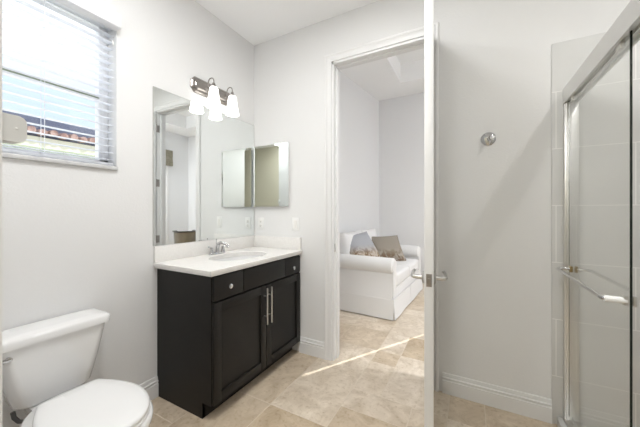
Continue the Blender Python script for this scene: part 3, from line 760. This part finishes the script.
def cushion(bm, cx_, cy_, cz_, lx, ly, lz, rot=None, n=12, puff=.5):
    # pillow: flat-sewn edges, domed faces; lx is the thickness
    vs = []
    def P(u, v, s):
        e = (1 - abs(u) ** 2.6) * (1 - abs(v) ** 2.6); t_ = (puff * e ** .5 + (1 - puff)) if puff < 1 else e ** .5
        k = 1 - .05 * (1 - abs(u)) * 0
        return Vector((s * lx / 2 * t_, u * ly / 2 * (1 - .06 * (1 - v * v)), v * lz / 2 * (1 - .06 * (1 - u * u))))
    g = {}
    for s in (-1, 1):
        for i in range(n + 1):
            for j in range(n + 1):
                p = P(-1 + 2 * i / n, -1 + 2 * j / n, s)
                if rot: p = rot @ p
                g[s, i, j] = bm.verts.new(p + Vector((cx_, cy_, cz_)))
    for s in (-1, 1):
        for i in range(n):
            for j in range(n): bm.faces.new((g[s, i, j], g[s, i + 1, j], g[s, i + 1, j + 1], g[s, i, j + 1]))
    bd = [(i, 0) for i in range(n)] + [(n, j) for j in range(n)] + [(i, n) for i in range(n, 0, -1)] + [(0, j) for j in range(n, 0, -1)]
    for k in range(len(bd)):
        a, c_ = bd[k], bd[(k + 1) % len(bd)]
        bm.faces.new((g[-1, a[0], a[1]], g[-1, c_[0], c_[1]], g[1, c_[0], c_[1]], g[1, a[0], a[1]]))
    bmesh.ops.remove_doubles(bm, verts=bm.verts, dist=1e-4)
for y0, y1 in ((.005, LN / 2 - .003), (LN / 2 + .003, LN - .005)):
    b = new(); box(b, .16, DP - .005, y0, y1, .345, .505, .035, 4); so.part('seat_cushion', b, M['slip'])
    b = new(); cushion(b, .215, (y0 + y1) / 2, .720, .22, y1 - y0, .48, Matrix.Rotation(R(-10), 3, 'Y'), puff=.55); so.part('back_cushion', b, M['slip'], ang=70)
def throw(label, m, loc, size, rot):
    b = new(); cushion(b, 0, 0, 0, .16, size, size, rot, n=14, puff=1.0)
    o = link('throw_pillow', b, m, ang=75); o.location = loc; o['label'] = label; o['category'] = 'pillow'; o['group'] = 'throw pillows on the white loveseat'
throw('grey throw pillow with tan print, nearer the front arm of the loveseat', pillow_mat('grey_print_cloth', (0.40, 0.41, 0.44), ((0.22, 0.15, 0.09), (0.50, 0.44, 0.37)), .01, 14), (-1.31, 3.64, .735), .49,
      Matrix.Rotation(R(-32), 3, 'Z') @ Matrix.Rotation(R(-36), 3, 'Y') @ Matrix.Rotation(R(7), 3, 'X'))
throw('taupe throw pillow with brown edge, nearer the far arm of the loveseat', pillow_mat('taupe_cloth', (0.30, 0.27, 0.23), ((0.17, 0.12, 0.08), (0.36, 0.33, 0.29)), -.02, 11), (-1.12, 4.26, .67), .48,
      Matrix.Rotation(R(-52), 3, 'Z') @ Matrix.Rotation(R(-38), 3, 'Y') @ Matrix.Rotation(R(2), 3, 'X'))

# side window of the bedroom with a raised roman shade (seen in the mirror)
w2 = Thing('window_2', 'bedroom window with white frame, seen in the mirror', 'window', (X2, 3.9, SZ0), kind='structure')
b = new(); fw = .06
for y0, y1, z0, z1 in ((SY0, SY0 + fw, SZ0, SZ1), (SY1 - fw, SY1, SZ0, SZ1), (SY0, SY1, SZ0, SZ0 + fw), (SY0, SY1, SZ1 - fw, SZ1), (3.86, 3.91, SZ0, SZ1)):
    box(b, X2 - .01, X2 + .10, y0, y1, z0, z1, .004)
box(b, X2 - .020, X2, SY1, SY1 + .085, 0, SZ1 + .085, .003); box(b, X2 - .020, X2, SY0 - .085, SY0, 0, SZ1 + .085, .003); box(b, X2 - .020, X2, SY0, SY1, SZ1, SZ1 + .085, .003)
w2.part('window_frame', b, M['trim'])
b = new(); box(b, X2 + .05, X2 + .056, SY0 + .03, SY1 - .03, SZ0 + .03, SZ1 - .03); w2.part('pane', b, M['pane'])
rs = Thing('roman_shade', 'folded olive roman shade at the top of the bedroom window', 'window shade', (X2, 3.9, 2.46))
b = new()
for k in range(4): box(b, X2 - .075 + .006 * k, X2 - .022, SY0 - .10, SY1 + .165, 2.46 + .06 * k, 2.54 + .06 * k, .012)
box(b, X2 - .06, X2 - .021, SY0 - .10, SY1 + .165, 2.68, 2.88, .006)
rs.part('shade_cloth', b, M['roman'])
# curtained glazed door at the end wall: daylight passes between its two panels
w3 = Thing('window_3', 'tall glazed opening behind the drawn bedroom curtains', 'window', (.95, Y2, 0), kind='structure')
b = new()
for x0, x1, z0, z1 in ((CW0, CW0 + .05, 0, CWZ), (CW1 - .05, CW1, 0, CWZ), (CW0, CW1, CWZ - .05, CWZ), (CW0, CW1, 0, .02)): box(b, x0, x1, Y2 - .01, Y2 + .12, z0, z1, .003)
w3.part('window_frame', b, M['trim'])
b = new(); box(b, CW0 + .03, CW1 - .03, Y2 + .09, Y2 + .095, .01, CWZ - .03); w3.part('pane', b, M['pane'])
SLX = .930; GAP = .031
def drape(x0, x1, label):
    b = new(); n = 60; amp = .012; a_, c_ = [], []
    for i in range(n + 1):
        f = i / n; x = x0 + (x1 - x0) * f; y = Y2 - .060 + amp * math.sin(2 * math.pi * f * 6 + (0 if x0 < .9 else 0))
        a_.append((x, y))
    out = a_ + [(x, y + .006) for x, y in a_[::-1]]
    rings(b, [[Vector((x, y, z)) for x, y in out] for z in (.015, 2.78)])
    solo('curtain', b, M['curtain'], label, 'curtain', ((x0 + x1) / 2, Y2 - .06, .015), 'bedroom curtains')
drape(CW0 - .16, SLX - GAP / 2, 'pale curtain panel nearer the sofa'); drape(SLX + GAP / 2, CW1 + .16, 'pale curtain panel nearer the shaded window')
b = new(); cyl(b, (CW0 - .25, Y2 - .06, 2.795), (CW1 + .25, Y2 - .06, 2.795), .012, n=14)
for x in (CW0 - .2, CW1 + .2): cyl(b, (x, Y2 - .06, 2.795), (x, Y2, 2.795), .007, n=10)
solo('curtain_rod', b, M['nickel'], 'metal rod holding the bedroom curtains', 'curtain rod', (.95, Y2, 2.795))
# tub armchair seen in the mirror
ac = Thing('tub_armchair', 'olive brown tub armchair with dark rim, seen in the mirror', 'armchair', (2.62, 4.62, 0))
AX, AY = 2.62, 4.62
def tub(r0, r1, z0, z1, a0, a1, n=30):
    bm = new(); rs_ = []
    for i in range(n + 1):
        a = a0 + (a1 - a0) * i / n; c_, s_ = math.cos(a), math.sin(a)
        rs_.append([Vector((AX + c_ * r, AY + s_ * r, z)) for r, z in ((r0, z0), (r1, z0), (r1 + .03, z1), (r0 + .03, z1))])
    rings(bm, rs_); return bm
ac.part('shell', tub(.19, .24, .16, .73, R(80), R(340)), M['leather'], ang=50)
ac.part('rim', tub(.212, .275, .725, .755, R(78), R(342)), M['darkwood'], ang=50)
b = new(); lathe(b, [(0, .20), (.18, .20), (.19, .24), (.19, .41), (.17, .44), (0, .45)], (AX, AY, 0), n=32, cap=False); ac.part('seat', b, M['leather'], ang=50)
for a in (45, 135, 225, 315):
    b = new(); x, y = AX + .17 * math.cos(R(a)), AY + .17 * math.sin(R(a)); cyl(b, (x, y, 0), (x, y, .2), .014, .02, n=12); ac.part('leg', b, M['darkwood'])

# ------------------------------------------------------------------ outside the bathroom window
b = new(); box(b, -30, XL - .3, -25, 30, -.30, -.20); o = struct('ground', b, M['paving'], 'pale paving outside the window', 'ground')
nh = Thing('neighbour_house', 'cream house with clay tile eave outside the bathroom window', 'house', (-8, 2, -.2))
HXF = -6.0
b = new(); box(b, -12, HXF, -6, 12, -.2, 2.42); nh.part('wall', b, M['stucco'])
b = new(); box(b, HXF, HXF + .05, -6, 12, 2.19, 2.25); nh.part('soffit_band', b, M['lawn'], label='dull green soffit edge')
b = new()
for i in range(138):
    y = -6 + .13 * i
    lathe(b, [(.05, 0), (.05, .5)], (HXF + .14, y, 2.475 + .016 * (i % 2)), Vector((-1, 0, .10)), 10)
nh.part('roof_tile', b, M['clay'])
b = new(); box(b, -12, HXF - .02, -6, 12, 2.42, 2.745, .02); nh.part('fascia', b, M['slate'], label='dark navy band above the tiles')
b = new()
rings(b, [[Vector((-9, -2, 2.9)), Vector((-9, 3.2, 2.9)), Vector((-14, 3.2, 2.9)), Vector((-14, -2, 2.9))], [Vector((-11, -.3, 4.4)), Vector((-11, .4, 4.4)), Vector((-12, .4, 4.4)), Vector((-12, -.3, 4.4))]])
nh.part('roof', b, M['slate'])
